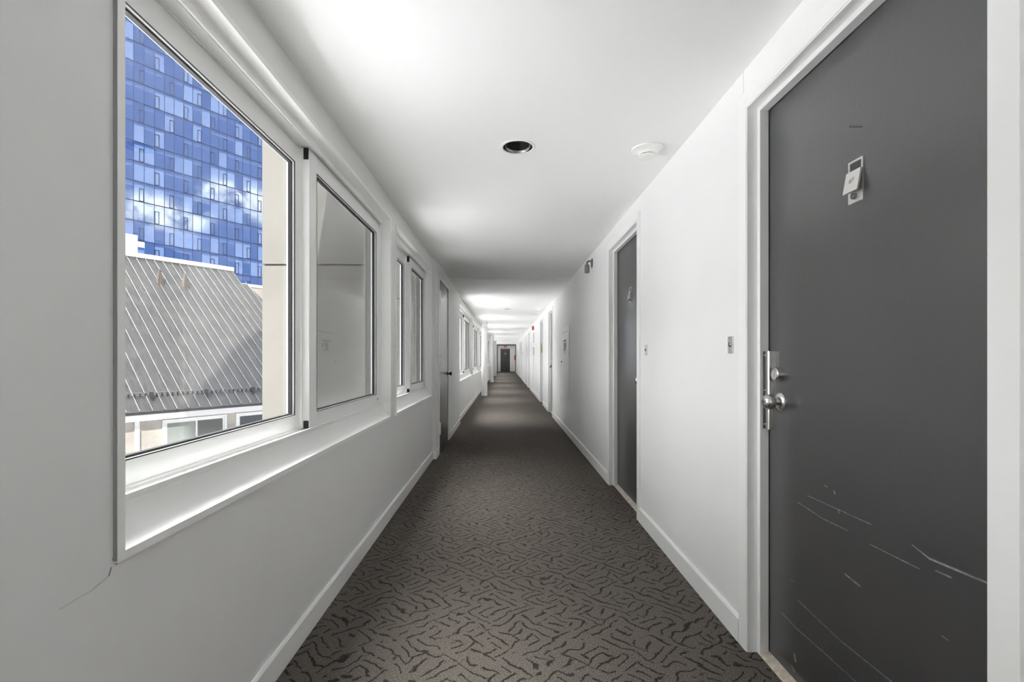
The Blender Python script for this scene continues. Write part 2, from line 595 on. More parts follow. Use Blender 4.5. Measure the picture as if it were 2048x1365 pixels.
def wall_cells(mb, x0, x1, ys, zs, holes):
    """a wall slab x0..x1 with rectangular openings (y0, y1, z0, z1); only the outer skin and the reveals get faces"""
    Y = sorted(set([ys[0], ys[1]] + [h[i] for h in holes for i in (0, 1)]))
    Z = sorted(set([zs[0], zs[1]] + [h[i] for h in holes for i in (2, 3)]))
    Y = [v for v in Y if ys[0] <= v <= ys[1]]
    Z = [v for v in Z if zs[0] <= v <= zs[1]]
    def solid(i, j):
        if not (0 <= i < len(Y) - 1 and 0 <= j < len(Z) - 1):
            return False
        cy, cz = (Y[i] + Y[i + 1]) / 2, (Z[j] + Z[j + 1]) / 2
        return not any(h[0] < cy < h[1] and h[2] < cz < h[3] for h in holes)
    cache = {}
    def V(x, y, z):
        k = (x, y, z)
        if k not in cache:
            cache[k] = mb.b.verts.new(k)
        return cache[k]
    for i in range(len(Y) - 1):
        for j in range(len(Z) - 1):
            if not solid(i, j):
                continue
            a, b, c, d = Y[i], Y[i + 1], Z[j], Z[j + 1]
            for x in (x0, x1):
                mb.b.faces.new((V(x, a, c), V(x, b, c), V(x, b, d), V(x, a, d)))
            if not solid(i - 1, j):
                mb.b.faces.new((V(x0, a, c), V(x1, a, c), V(x1, a, d), V(x0, a, d)))
            if not solid(i + 1, j):
                mb.b.faces.new((V(x0, b, c), V(x1, b, c), V(x1, b, d), V(x0, b, d)))
            if not solid(i, j - 1):
                mb.b.faces.new((V(x0, a, c), V(x1, a, c), V(x1, b, c), V(x0, b, c)))
            if not solid(i, j + 1):
                mb.b.faces.new((V(x0, a, d), V(x1, a, d), V(x1, b, d), V(x0, b, d)))
    return mb


# ------------------------------------------------------------------ room shell
CEIL = 2.2
WR = 0.917
YB, YE = -3.0, 40.0                                   # back and far end of the corridor
WINS = [(-2.60, 0.30, -1.20), (0.960, 3.285, 2.085), (3.437, 5.150, 4.300), (8.10, 11.65, 10.10), (11.80, 14.90, 13.30), (15.05, 18.40, 16.80),  # first opening is unseen, added to brighten the near corridor
        (18.6, 21.9, 20.2), (22.4, 25.8, 24.1), (26.0, 29.7, 27.8), (30.4, 33.6, 32.0), (33.8, 37.0, 35.4)]
WZ0, WZ1 = 0.686, 2.075
# doors along the right wall: casing inner edges, knob on the far side?, leaf
DOORS = [(0.889, 1.782, True), (3.250, 4.125, False), (8.995, 9.80, True), (11.30, 12.05, False), (16.95, 17.85, True), (19.25, 20.12, False),
         (24.95, 25.85, True), (27.25, 28.12, False), (32.95, 33.85, True), (35.25, 36.12, False)]
DTOP = 2.043

fl = MB()
fl.box(-1.0, 1.10, YB - 0.15, YE + 0.15, -0.25, 0.0)
tag(fl.build('floor', 'carpet'), 'grey brown carpet with a dark crackle pattern running the length of the corridor', 'floor', kind='structure')

LIGHTS = [(0.070, 2.47), (0.070, 10.50), (0.070, 18.6), (0.070, 26.7)]
cb = MB()
outer = [Vector((-0.95, YB - 0.1, CEIL)), Vector((1.05, YB - 0.1, CEIL)), Vector((1.05, YE + 0.1, CEIL)), Vector((-0.95, YE + 0.1, CEIL))]
loops = [outer] + [[Vector((x + 0.0775 * math.cos(2 * PI * k / 40), y + 0.0775 * math.sin(2 * PI * k / 40), CEIL)) for k in range(40)] for x, y in LIGHTS]
allv = [cb.b.verts.new(p) for lp in loops for p in lp]
for t in tessellate_polygon(loops):
    try:
        cb.b.faces.new([allv[i] for i in t])
    except ValueError:
        pass
tag(cb.build('ceiling', 'ceiling'), 'white plaster ceiling over the corridor', 'ceiling', kind='structure')
tag(MB().box(-1.20, 1.25, YB - 0.2, YE + 0.2, CEIL + 0.16, 2.62).build('roof', 'concrete'), 'flat concrete roof deck above the corridor ceiling', 'roof', kind='structure')  # overhang past the facade added to keep overhead light off the sills
tag(MB().box(-0.79, WR, 6.50, 8.05, CEIL - 0.014, CEIL + 0.02).build('trim_1', 'ceiling'), 'slightly lower white ceiling band beside the closet door', 'ceiling band', kind='structure')

lw = MB()
wall_cells(lw, WL, -0.957, (YB, YE), (-0.25, CEIL + 0.18), [(a + .004, b - .004, WZ0 + .004, WZ1 - .004) for a, b, c in WINS])
wall_cells(lw, -0.755, WL, (5.20, 8.03), (-0.05, CEIL + 0.01), [(5.50, 6.395, -0.05, 2.035)])
tag(lw.build('wall_left', 'wall_left'), 'left corridor wall in pale grey paint under and between the windows', 'wall', kind='structure')
rw = MB()
wall_cells(rw, WR, 1.09, (YB, YE), (-0.25, CEIL + 0.18), [(a - .02, b + .02, -0.05, DTOP + .02) for a, b, c in DOORS])
tag(rw.build('wall_right', 'wall'), 'right corridor wall in white paint with the apartment doors', 'wall', kind='structure')
rb = MB().box(1.09, 1.2, YB, YE, -0.25, CEIL + 0.18)
tag(rb.build('wall_outer', 'wall'), 'blank backing wall behind the apartment doors on the right', 'wall', kind='structure')
tag(MB().box(-1.0, 1.2, YB - 0.12, YB, -0.25, CEIL + 0.18).build('wall_back', 'wall'), 'white end wall behind the viewer', 'wall', kind='structure')
we = MB()
# far end wall seen past a dark frame
we.box(-0.79, -0.325, YE - 0.06, YE + 0.1, 0, CEIL)
we.box(0.48, WR, YE - 0.06, YE + 0.1, 0, CEIL)
we.box(-0.325, 0.48, YE - 0.06, YE + 0.1, 1.96, CEIL)
we.box(-0.325, 0.48, YE + 0.02, YE + 0.1, 0, 1.96)
tag(we.build('wall_end', 'wall'), 'white wall at the far end of the corridor around the last dark door', 'wall', kind='structure')
tag(MB().box(-0.79, -0.545, 37.42, YE - 0.06, 0, CEIL).build('wall_end_left', 'wall'), 'short white wall return left of the far end door', 'wall', kind='structure')
fr = MB()
fr.box(-0.56, -0.515, 37.34, 37.42, 0, CEIL); fr.box(0.87, WR, 37.34, 37.42, 0, CEIL); fr.box(-0.56, WR, 37.34, 37.42, 2.125, CEIL)
tag(fr.build('trim_2', 'gutter'), 'dark opening frame across the corridor before the far end door', 'frame', kind='structure')


def baseboard(mb, x, side, y0, y1, h=0.098):
    s = side
    mb.prism([(x, 0.0), (x + s * 0.012, 0.0), (x + s * 0.012, h - 0.008), (x + s * 0.007, h), (x, h)], 'y', y0, y1)
b = MB()
prev = YB
for a, c, k in DOORS:
    baseboard(b, WR, -1, prev, a - 0.058)
    prev = c + 0.058
baseboard(b, WR, -1, prev, YE - 0.06)
tag(b.build('baseboard_right', 'trim'), 'white baseboard along the right wall between the doors', 'baseboard', kind='structure')
b = MB()
baseboard(b, WL, 1, YB, 5.20, 0.092)
baseboard(b, -0.755, 1, 5.188, 5.46, 0.092)
b.prism([(-0.79, 0), (-0.743, 0), (-0.743, 0.09), (-0.79, 0.092)], 'y', 5.187, 5.199)
baseboard(b, -0.755, 1, 6.43, 8.03, 0.092)
baseboard(b, WL, 1, 8.03, 37.4, 0.092)
tag(b.build('baseboard_left', 'trim'), 'white baseboard along the left wall below the windows', 'baseboard', kind='structure')


# ------------------------------------------------------------------ windows
def make_window(idx, y0, y1, ym, label):
    w = thing('window_%d' % idx, label, 'window', (-0.79, y0, WZ0), kind='structure')
    L = y1 - y0
    H = WZ1 - WZ0
    X = lambda v: v + 0.79            # world x -> local
    Zl = lambda v: v - WZ0
    f = MB()
    out = X(-0.950)
    ti = 0.019
    # side jambs, head and a coved sill, their edge standing just proud of the wall
    f.box(X(-0.781), out, 0, ti, 0, H)
    f.box(X(-0.781), out, L - ti, L, 0, H)
    f.box(X(-0.852), X(-0.895), L - 0.045, L - ti, 0.02, H - 0.02)
    f.box(X(-0.852), X(-0.895), ti, 0.045, 0.02, H - 0.02)
    e = MB()
    e.box(X(-0.895), X(-0.958), L - 0.045, L - ti, 0.02, H - 0.02)
    e.box(X(-0.895), X(-0.958), ti, 0.045, 0.02, H - 0.02)
    e.build('outer_frame', 'outer_metal', w, label='grey outer part of the window frame')
    sill = [(-0.781, 0.686), (-0.781, 0.7045), (-0.800, 0.709), (-0.812, 0.720), (-0.821, 0.738), (-0.826, 0.762), (-0.828, 0.786), (-0.955, 0.786), (-0.955, 0.686)]
    f.prism([(X(a), Zl(c)) for a, c in sill], 'y', ti, L - ti)
    head = [(-0.781, 2.075), (-0.955, 2.075), (-0.955, 2.035), (-0.832, 2.035), (-0.829, 2.042), (-0.822, 2.050), (-0.812, 2.054), (-0.781, 2.056)]
    f.prism([(X(a), Zl(c)) for a, c in head], 'y', ti, L - ti)
    f.build('window_frame', 'trim', w, smooth=True)
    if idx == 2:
        MB().box(X(-0.7822), 0, -0.0012, -0.0002, 0.004, H).build('caulk', 'ink', w, label='dirty grey caulk along the near side of the frame')  # thin dark grey strip down the near side of the frame
    for nm, zs in (('bottom_track', 1), ('top_track', -1)):
        t = MB()
        zb = 0.786 if zs > 0 else 2.035
        for xa, xb, h in ((-0.829, -0.836, 0.016), (-0.8465, -0.8515, 0.010), (-0.892, -0.8945, 0.012), (-0.934, -0.94, 0.018)):
            t.box(X(xa), X(xb), 0.045, L - 0.045, Zl(zb), Zl(zb + zs * h))
        t.box(X(-0.83), X(-0.94), 0.045, L - 0.045, Zl(zb - zs * .002), Zl(zb + zs * 0.004))
        t.build(nm, 'vinyl', w)
    def sash(name, xa, ya, yb, latch):
        sz0, sz1 = Zl(0.793), Zl(2.027)
        st, br, tr = 0.068, 0.068, 0.085
        stf = 0.085 if latch else 0.068
        s = MB()
        xo = xa - 0.036
        s.box(xa, xo, ya, ya + stf, sz0, sz1)
        s.box(xa, xo, yb - st, yb, sz0, sz1)
        s.box(xa, xo, ya + stf, yb - st, sz0, sz0 + br)
        s.box(xa, xo, ya + stf, yb - st, sz1 - tr, sz1)
        o = s.build(name, 'vinyl', w, bevel=0.0015)
        g = MB()
        q = 0.006
        g0, g1, h0, h1 = ya + stf, yb - st, sz0 + br, sz1 - tr
        for (a, b_, c, d) in ((g0, g0 + q, h0, h1), (g1 - q, g1, h0, h1), (g0 + q, g1 - q, h0, h0 + q), (g0 + q, g1 - q, h1 - q, h1)):
            g.box(xa - 0.011, xa - 0.026, a, b_, c, d)
        q = 0.003
        for (a, b_, c, d) in ((g0 - q, g0, h0 - q, h1 + q), (g1, g1 + q, h0 - q, h1 + q), (g0, g1, h0 - q, h0), (g0, g1, h1, h1 + q)):
            g.box(xa + 0.0008, xa - 0.003, a, b_, c, d)
        g.build('gasket', 'rubber', o, label='black rubber gasket around the glass')
        MB().box(xa - 0.017, xa - 0.0185, g0 + .001, g1 - .001, h0 + .001, h1 - .001).build('pane', 'glass', o)
        if latch:
            for za, zb in ((sz1 - 0.052, sz1 - 0.003), (sz0 + 0.001, sz0 + 0.034)):
                c = MB()
                c.box(xa - 0.003, xa - 0.024, ya - 0.004, ya + 0.002, za, zb)
                c.build('latch_clip', 'black', o, label='small black plastic end clip')
            c = MB()
            c.box(xa + 0.003, xa - 0.002, yb - 0.036, yb - 0.022, Zl(1.34), Zl(1.41))
            c.build('sash_lock', 'vinyl', o)
            c = MB()
            c.lathe([(0, 0.003), (0.005, 0.003), (0.005, -0.001)], (xa, yb - 0.03, sz0 + 0.035), (1, 0, 0), 12)
            c.build('screw', 'black', o)
        return o
    sash('sash', X(-0.896), 0.020, ym - y0 + 0.013, False)
    sash('sash', X(-0.856), ym - y0, L - 0.045, True)
    sc = MB()
    sc.box(X(-0.944), X(-0.946), ym - y0 + 0.03, L - 0.05, Zl(0.80), Zl(2.02))
    so = sc.build('insect_screen', 'screen', w, label='grey insect screen outside the inner sash')
    sf = MB()
    for a, b_ in ((ym - y0 + 0.012, ym - y0 + 0.03), (L - 0.068, L - 0.05)):
        sf.box(X(-0.941), X(-0.950), a, b_, Zl(0.79), Zl(2.03))
    sf.build('screen_frame', 'outer_metal', so)
    return w

WL_LABEL = ['white sliding window in the left wall beside the viewer','large white sliding window nearest the viewer, looking onto a metal roof and glass tower',
            'smaller white sliding window just before the dark closet door',
            'white sliding window just past the closet door', 'white sliding window second past the closet door, before the first column',
            'white sliding window half hidden behind the first round column', 'white sliding window between the first and second columns',
            'white sliding window just past the second column', 'white sliding window before the third column',
            'white sliding window just past the third column', 'farthest white sliding window before the dark frame']
for i, (a, c, m_) in enumerate(WINS):
    make_window(i + 1, a, c, m_, WL_LABEL[i])


# ------------------------------------------------------------------ doors on the right wall
def make_door(idx, y0, y1, far_knob, label, detail, panel_mat='door_plain', furniture=True, knocker=True):
    d = thing('door_%d' % idx, label, 'door', (WR, y0, 0), kind='structure')
    W = y1 - y0
    X = lambda v: v - WR
    f = MB()
    # casing on the wall
    cw = 0.055
    for a, b_ in ((-cw, 0), (W, W + cw)):
        f.box(X(0.905), 0, a, b_, 0, DTOP + cw)
    f.box(X(0.905), 0, 0, W, DTOP, DTOP + cw)
    # jamb lining
    f.box(X(0.908), X(1.085), -0.019, -0.004 + .009, 0, DTOP - .005)
    f.box(X(0.908), X(1.085), W - .005, W + 0.019, 0, DTOP - .005)
    f.box(X(0.908), X(1.085), -0.019, W + 0.019, DTOP - .005, DTOP + 0.019)
    # stop
    f.box(X(0.946), X(0.979), 0.005, 0.024, 0, DTOP - .005)
    f.box(X(0.946), X(0.979), W - 0.024, W - 0.005, 0, DTOP - .005)
    f.box(X(0.946), X(0.979), 0.024, W - 0.024, DTOP - 0.024, DTOP - .005)
    f.build('door_frame', 'trim', d, bevel=0.0015)
    p = MB()
    p.box(X(0.981), X(1.024), 0.009, W - 0.0085, 0.012, DTOP - 0.008)
    panel = p.build('door_panel', panel_mat, d, bevel=0.001)
    t = MB()
    pts = [(X(0.946), 0.0)]
    n = 7
    for k in range(n):
        xa = 0.948 + k * 0.0055
        pts += [(X(xa), 0.008 + .0012 * k), (X(xa + .0035), 0.009 + .0012 * k), (X(xa + .004), 0.0065 + .0012 * k)]
    pts += [(X(0.990), 0.0165), (X(1.085), 0.0165), (X(1.085), 0.0)]
    t.prism(pts, 'y', 0.005, W - 0.005)
    t.build('threshold', 'wood_sill', d, label='ridged pale threshold worn brown')
    yk = W - 0.095 if far_knob else 0.095
    s = 1 if far_knob else -1
    xf = X(0.981)
    if furniture:
        k = MB()
        k.lathe([(0.0, -.001), (0.012, -.001), (0.012, 0.019), (0.016, 0.022), (0.025, 0.029), (0.0275, 0.039), (0.0265, 0.049), (0.021, 0.057), (0.011, 0.061), (0, 0.061)], (xf, yk, 0.946), (-1, 0, 0), 36)
        ko = k.build('doorknob', 'steel', d, smooth=True, label='round satin steel doorknob')
        MB().lathe([(0.034, 0.0), (0.034, 0.003), (0.030, 0.008), (0.020, 0.012), (0.0125, 0.013)], (xf, yk, 0.946), (-1, 0, 0), 36).build('rosette', 'steel', ko, smooth=True)
        MB().lathe([(0, 0.063), (0.007, 0.063), (0.0075, 0.059)], (xf, yk, 0.946), (-1, 0, 0), 20).build('keyhole', 'dsteel', ko, smooth=True)
        k = MB()
        k.lathe([(0.0255, 0.0), (0.0255, 0.006), (0.0235, 0.021), (0.020, 0.024), (0.0175, 0.024), (0.0175, 0.021)], (xf, yk, 1.044), (-1, 0, 0), 36)
        db = k.build('deadbolt', 'steel', d, smooth=True, label='round satin steel deadbolt lock')
        MB().lathe([(0.0175, 0.021), (0.016, 0.0225), (0.0, 0.0225)], (xf, yk, 1.044), (-1, 0, 0), 24).build('cylinder_face', 'nickel', db, smooth=True)
        MB().box(xf - 0.0222, xf - 0.0228, yk - 0.001, yk + 0.001, 1.034, 1.049).build('key_slot', 'black', db)
    if detail:
        # latch guard: a flat flange on the stop, its dark reflection put into its colour, and a raised bright bar over the gap
        ye = W - 0.0085
        g = MB()
        z0, z1 = 0.842, 1.127
        yf = 1.755 - y0
        g.box(X(0.957), X(0.981), yf - .002, yf + .004, z0, z1)
        go = g.build('latch_guard', 'dark_steel', d, label='long dark steel latch guard plate')
        br = MB()
        br.prism([(X(0.981), yf - .002), (X(0.9625), yf - .002), (X(0.9605), yf - .006), (X(0.9605), yf - .024), (X(0.9635), yf - .028), (X(0.9715), yf - .028), (X(0.9725), yf - .0255), (X(0.9735), yf - .028), (X(0.981), yf - .028)], 'z', z0, z1)
        br.build('guard_bar', 'steel', go, label='bright raised bar of the latch guard')
        for zz in (0.858, 0.983, 1.112):
            MB().lathe([(0.0042, 0.0), (0.004, 0.003), (0.002, 0.0042), (0, 0.0042)], (X(0.9612), yf - .002, zz), (0, -1, 0), 14).build('screw', 'steel', go, smooth=True)
    if knocker:
        yc = (at(1712, 390, 0.98)[0] - y0) if detail else W * 0.5
        kn = MB()
        x1, x2 = xf - 0.003, xf
        z0, z1 = 1.536, 1.655
        hw = 0.0275
        kn.box(x1, x2, yc - hw, yc + hw, z0, z0 + 0.086)
        kn.box(x1, x2, yc - hw, yc - hw + 0.006, z0 + 0.086, z1)
        kn.box(x1, x2, yc + hw - 0.006, yc + hw, z0 + 0.086, z1)
        kn.box(x1, x2, yc - hw + .006, yc + hw - .006, z1 - 0.006, z1)
        ko = kn.build('door_knocker', 'nickel', d, label='nickel door knocker plate with a viewer')
        MB().box(xf - 0.0012, xf, yc - hw + .006, yc + hw - .006, z0 + 0.086, z1 - 0.006).build('name_slot', 'dark_steel', ko)
        # flap hinged under the slot, lifted off the door at its lower edge
        ang = math.radians(10)
        az = Vector((math.sin(ang), 0, math.cos(ang)))
        ax = Vector((-math.cos(ang), 0, math.sin(ang)))
        top = Vector((xf - 0.006, yc, z0 + 0.088))
        hl = 0.031
        cflap = top - az * hl
        fl_ = MB()
        fl_.obox(cflap, ax, (0, 1, 0), az, 0.003, hw, hl)
        fl_.build('knocker_flap', 'nickel', ko, bevel=0.001)
        mrot = Matrix((( 0, az.x, ax.x, 0), (-1, 0, 0, 0), (0, az.z, ax.z, 0), (0, 0, 0, 1)))
        mt = Matrix.Translation(cflap + ax * 0.0031 + az * .002) @ mrot
        text_part('6F' if detail else '6E', 0.021, 'dsteel', ko, 'engraved_number', mt, 0.0003)
        MB().lathe([(0.0085, 0.0), (0.0085, 0.007), (0.0065, 0.009), (0.005, 0.006), (0, 0.006)], (x1, yc + .001, z0 + 0.017), (-1, 0, 0), 20).build('door_viewer', 'dsteel', ko, smooth=True)
        if detail:
            yn, zn = at(1724, 254, 0.981)
            yn -= y0
            nl = MB()
            nl.tube([(xf + .002, yn, zn), (xf - .014, yn + .001, zn + .0005), (xf - .03, yn + 0.006, zn + .003)], 0.0016, 8)
            nl.lathe([(0, .002), (0.0035, .002), (0.0035, 0), (0, 0)], (xf - .03, yn + 0.006, zn + .003), (-1, 0.2, 0.1), 10)
            nl.build('nail', 'dsteel', d, label='bent nail sticking out of the door')
    return d

M['door_plain'] = door_mat('charcoal_door_paint')
M['door_marked'] = door_mat('scuffed_charcoal_door_paint', True, (DOORS[0][0], 0))
M['door_light'] = pmat('light_door_paint', (0.60, 0.60, 0.60), 0.4)
DL = ['charcoal door nearest the viewer on the right with door knocker reading 6F and a long latch guard',
      'second charcoal door on the right wall between the doorbells and the wall lamp', 'door in a white frame just past the white access panel on the right wall',
      'door in a white frame with the gold wreath on the right wall', 'white framed door just past the red fire alarm on the right wall',
      'second white framed door past the red fire alarm', 'white framed door far along the right wall, third past the fire alarm',
      'white framed door far along the right wall, fourth past the fire alarm', 'white framed door near the corridor end, second from last on the right',
      'last white framed door on the right wall before the fire extinguisher']
for i, (a, c, fk) in enumerate(DOORS):
    make_door(i + 1, a, c, fk, DL[i], i == 0, 'door_marked' if i == 0 else 'door_plain', furniture=i < 4, knocker=i < 2)

# closet door on the left
d = thing('door_11', 'narrow charcoal closet door with white hinges on the left wall past the windows', 'door', (-0.755, 5.5, 0), kind='structure')
f = MB()
for a, c in ((-0.035, 0.012), (0.883, 0.93)):
    f.box(-0.034, 0.006, a, c, 0, 2.07)
f.box(-0.034, 0.006, 0.012, 0.883, 2.028, 2.07)
f.build('door_frame', 'trim', d, bevel=0.001)
MB().box(-0.033, -0.004, 0.015, 0.880, 0.008, 2.024).build('door_panel', 'door_plain', d, bevel=0.001)
for z in (0.22, 1.02, 1.76):
    h = MB()
    h.box(-0.004, 0.009, -0.006, 0.085, z, z + 0.13)
    ho = h.build('hinge', 'trim', d, label='white painted hinge')
    MB().tube([(0.012, 0.013, z), (0.012, 0.013, z + 0.13)], 0.007, 10).build('hinge_pin', 'trim', ho, smooth=True)
k = MB()
k.lathe([(0.030, 0.0), (0.030, 0.004), (0.012, 0.008), (0.010, 0.028), (0.020, 0.036), (0.026, 0.047), (0.022, 0.058), (0.01, 0.063), (0, 0.063)], (-0.004, 0.815, 0.90), (1, 0, 0), 28)
k.build('doorknob', 'dark_metal', d, smooth=True, label='dark bronze doorknob')

# far end door
d = thing('door_12', 'dark grey door at the far end of the corridor below the exit sign', 'door', (-0.32, YE - 0.06, 0), kind='structure')
f = MB()
f.box(-0.06, 0.0, -0.02, 0.06, 0, 2.02); f.box(0.795, 0.86, -0.02, 0.06, 0, 2.02); f.box(0.0, 0.795, -0.02, 0.06, 1.94, 2.02)
f.build('door_frame', 'trim', d)
MB().box(0.0, 0.795, 0.01, 0.06, 0.01, 1.94).build('door_panel', 'door_plain', d)
MB().lathe([(0.035, 0.0), (0.03, 0.01), (0.012, 0.012), (0.012, 0.03), (0.028, 0.04), (0.026, 0.06), (0, 0.066)], (0.72, 0.01, 0.92), (0, -1, 0), 20).build('doorknob', 'steel', d, smooth=True)
MB().box(0.37, 0.43, 0.004, 0.011, 1.45, 1.58).build('door_knocker', 'nickel', d)

# ------------------------------------------------------------------ columns
col0 = None
for i, (y, lab) in enumerate(((14.1, 'round white column nearest the viewer along the left wall'), (22.1, 'second round white column along the left wall'),
                              (30.1, 'third round white column along the left wall, nearest the far end'))):
    if col0 is None:
        c = MB()
        c.lathe([(0.088, 0.0), (0.088, CEIL)], n=40)
        col0 = c.build('column', 'wall', smooth=True)
        o = col0
    else:
        o = copy_tree(col0)
    o.location = (-0.59, y, 0)
    tag(o, lab, 'column', 'round columns along the left wall')

# ------------------------------------------------------------------ ceiling fittings
def make_light(x, y, label):
    t = thing('recessed_light', label, 'ceiling light', (x, y, CEIL), group='recessed ceiling lights')
    MB().lathe([(0.0765, 0.004), (0.0765, -0.002), (0.080, -0.0045), (0.089, -0.004), (0.0925, 0.0)], n=48).build('trim_ring', 'plastic', t, smooth=True)
    MB().lathe([(0.0766, 0.0), (0.074, 0.03), (0.072, 0.14), (0, 0.14)], n=48).build('housing', 'can', t, smooth=True)
    e = MB()
    e.lathe([(0.058, 0.022), (0.064, 0.016), (0.0675, 0.004), (0.066, -0.001), (0.0635, 0.002), (0.058, 0.022)], (0, 0.004, 0.006), (0, 0.10, 1), 48)
    eo = e.build('eyeball', 'dsteel', t, smooth=True, label='swivelling dark eyeball with a metal rim')
    MB().lathe([(0.0595, 0.010), (0.057, 0.022), (0.050, 0.05), (0.035, 0.075), (0, 0.08)], (0, 0.004, 0.006), (0, 0.10, 1), 48).build('baffle', 'can', eo, smooth=True)
    MB().lathe([(0.0, 0.040), (0.026, 0.042), (0.030, 0.052), (0.020, 0.07)], (0, 0.006, 0.003), (0, 0.10, 1), 32).build('bulb', 'gutter', eo, smooth=True, label='unlit dark reflector bulb')
    return t
LL = ['unlit round recessed ceiling light nearest the viewer', 'unlit round recessed ceiling light past the closet door, second from the viewer',
      'small third recessed ceiling light, between the first and second columns', 'tiny fourth recessed ceiling light toward the far door']
l0 = make_light(LIGHTS[0][0], LIGHTS[0][1], LL[0])
for (x, y), lab in list(zip(LIGHTS, LL))[1:]:
    o = copy_tree(l0)
    o.location = (x, y, CEIL)
    o['label'] = lab

def make_smoke(x, y, label):
    t = thing('smoke_detector', label, 'smoke detector', (x, y, CEIL), group='smoke detectors on the ceiling')
    MB().lathe([(0.0, 0.0), (0.080, 0.0), (0.081, -0.004), (0.079, -0.008), (0.062, -0.014), (0.045, -0.024), (0.041, -0.030), (0.036, -0.031), (0, -0.031)], n=48).build('base', 'plastic', t, smooth=True)
    MB().lathe([(0.033, -0.030), (0.033, -0.036)], n=40).build('vent_slot', 'gutter', t, label='thin dark vent gap')
    h = MB()
    h.lathe([(0.036, -0.034), (0.041, -0.036), (0.041, -0.043), (0.036, -0.047), (0, -0.048)], n=40)
    for k in range(6):
        a = k * PI / 3 + .3
        h.box(0.036 * math.cos(a) - .002, 0.036 * math.cos(a) + .002, 0.036 * math.sin(a) - .002, 0.036 * math.sin(a) + .002, -0.037, -0.029)
    h.build('sensor_head', 'plastic', t, smooth=True)
    return t
s0 = make_smoke(0.749, 2.49, 'white round smoke detector nearest the viewer, right of the recessed light')
for y, lab in ((10.6, 'white smoke detector beyond the access panel, second from the viewer'), (18.9, 'tiny third smoke detector far along the ceiling')):
    o = copy_tree(s0)
    o.location = (0.749, y, CEIL)
    o['label'] = lab

# ------------------------------------------------------------------ fittings on the right wall
def make_bell(y, label):
    t = thing('doorbell', label, 'doorbell', (WR, y, 1.155), group='doorbells by the apartment doors')
    p = MB()
    p.box(-0.005, 0, -0.0205, 0.0205, -0.0345, 0.0345)
    p.build('plate', 'nickel', t, bevel=0.001)
    MB().lathe([(0.0095, 0.004), (0.0095, 0.008), (0.007, 0.0095), (0.006, 0.007), (0, 0.0085)], (0, 0, 0.002), (-1, 0, 0), 20).build('button', 'dsteel', t, smooth=True, label='round dark bell push')
    for z in (-0.027, 0.027):
        MB().lathe([(0.003, 0.004), (0.002, 0.006), (0, 0.006)], (0, 0, z), (-1, 0, 0), 10).build('screw', 'dsteel', t)
    return t
b0 = make_bell(1.919, 'metal doorbell plate beside the nearest dark door')
o = copy_tree(b0); o.location = (WR, 3.066, 1.155); o['label'] = 'metal doorbell plate beside the second dark door'

t = thing('wall_lamp', 'grey metal elbow wall lamp high on the right wall past the second door', 'wall lamp', (WR, 4.95, 2.08))
MB().lathe([(0, 0.0), (0.050, 0.0), (0.050, 0.006), (0.044, 0.010), (0, 0.011)], (0, 0, 0.015), (-1, 0, 0), 28).build('mount', 'grey_metal', t, smooth=True)
arc = [(-0.008, 0, 0.035), (-0.030, 0, 0.036)] + [(-0.030 - 0.026 * math.sin(a), 0, 0.010 + 0.026 * math.cos(a)) for a in [PI / 10 * k for k in range(1, 6)]] + [(-0.056, 0, -0.005)]
MB().tube(arc, 0.011, 14).build('elbow', 'grey_metal', t, smooth=True)
MB().lathe([(0, 0.0), (0.017, 0.0), (0.024, -0.010), (0.026, -0.05), (0.025, -0.085), (0.020, -0.088), (0, -0.086)], (-0.056, 0, 0.002), (0, 0, 1), 24).build('lamp_head', 'grey_metal', t, smooth=True)

# access panel with a paper notice
t = thing('access_panel', 'tall white access panel set on the right wall past the wall lamp', 'wall panel', (WR, 7.065, 0.53))
MB().box(-0.012, 0.0, -0.415, 0.415, 0, 1.03).build('panel_frame', 'trim', t, bevel=0.002)
dd = MB()
dd.box(-0.017, -0.011, -0.385, 0.385, 0.03, 0.93)
do = dd.build('panel_door', 'trim', t, bevel=0.001)
MB().lathe([(0.011, 0.0), (0.011, 0.012), (0, 0.014)], (-0.017, 0.36, 0.52), (-1, 0, 0), 14).build('panel_knob', 'black', do, label='small black panel latch')
MB().box(-0.0125, -0.0118, -0.36, 0.36, 0.960, 0.968).build('slot', 'dsteel', t)
n = thing('paper_notice', 'white paper notice taped on the access panel', 'notice', (WR - 0.0172, 7.02, 1.28))
MB().box(-0.001, 0, -0.16, 0.22, -0.11, 0.11).build('sheet', 'paper', n)
pr = MB()
pr.box(-0.0014, -0.0009, -0.10, 0.19, 0.075, 0.095)
pr.box(-0.0014, -0.0009, -0.02, 0.12, -0.06, 0.055)
pr.box(-0.0014, -0.0009, -0.12, -0.06, -0.02, 0.05)
pr.build('print', 'ink', n)
t = thing('wall_outlet', 'small white outlet plate low on the right wall past the access panel', 'outlet', (WR, 7.75, 0.43))
MB().box(-0.006, 0, -0.035, 0.035, -0.058, 0.058).build('cover_plate', 'plastic', t, bevel=0.002)
for z in (-0.02, 0.02):
    MB().box(-0.0075, -0.005, -0.016, 0.016, z - 0.013, z + 0.013).build('socket', 'plastic', t)

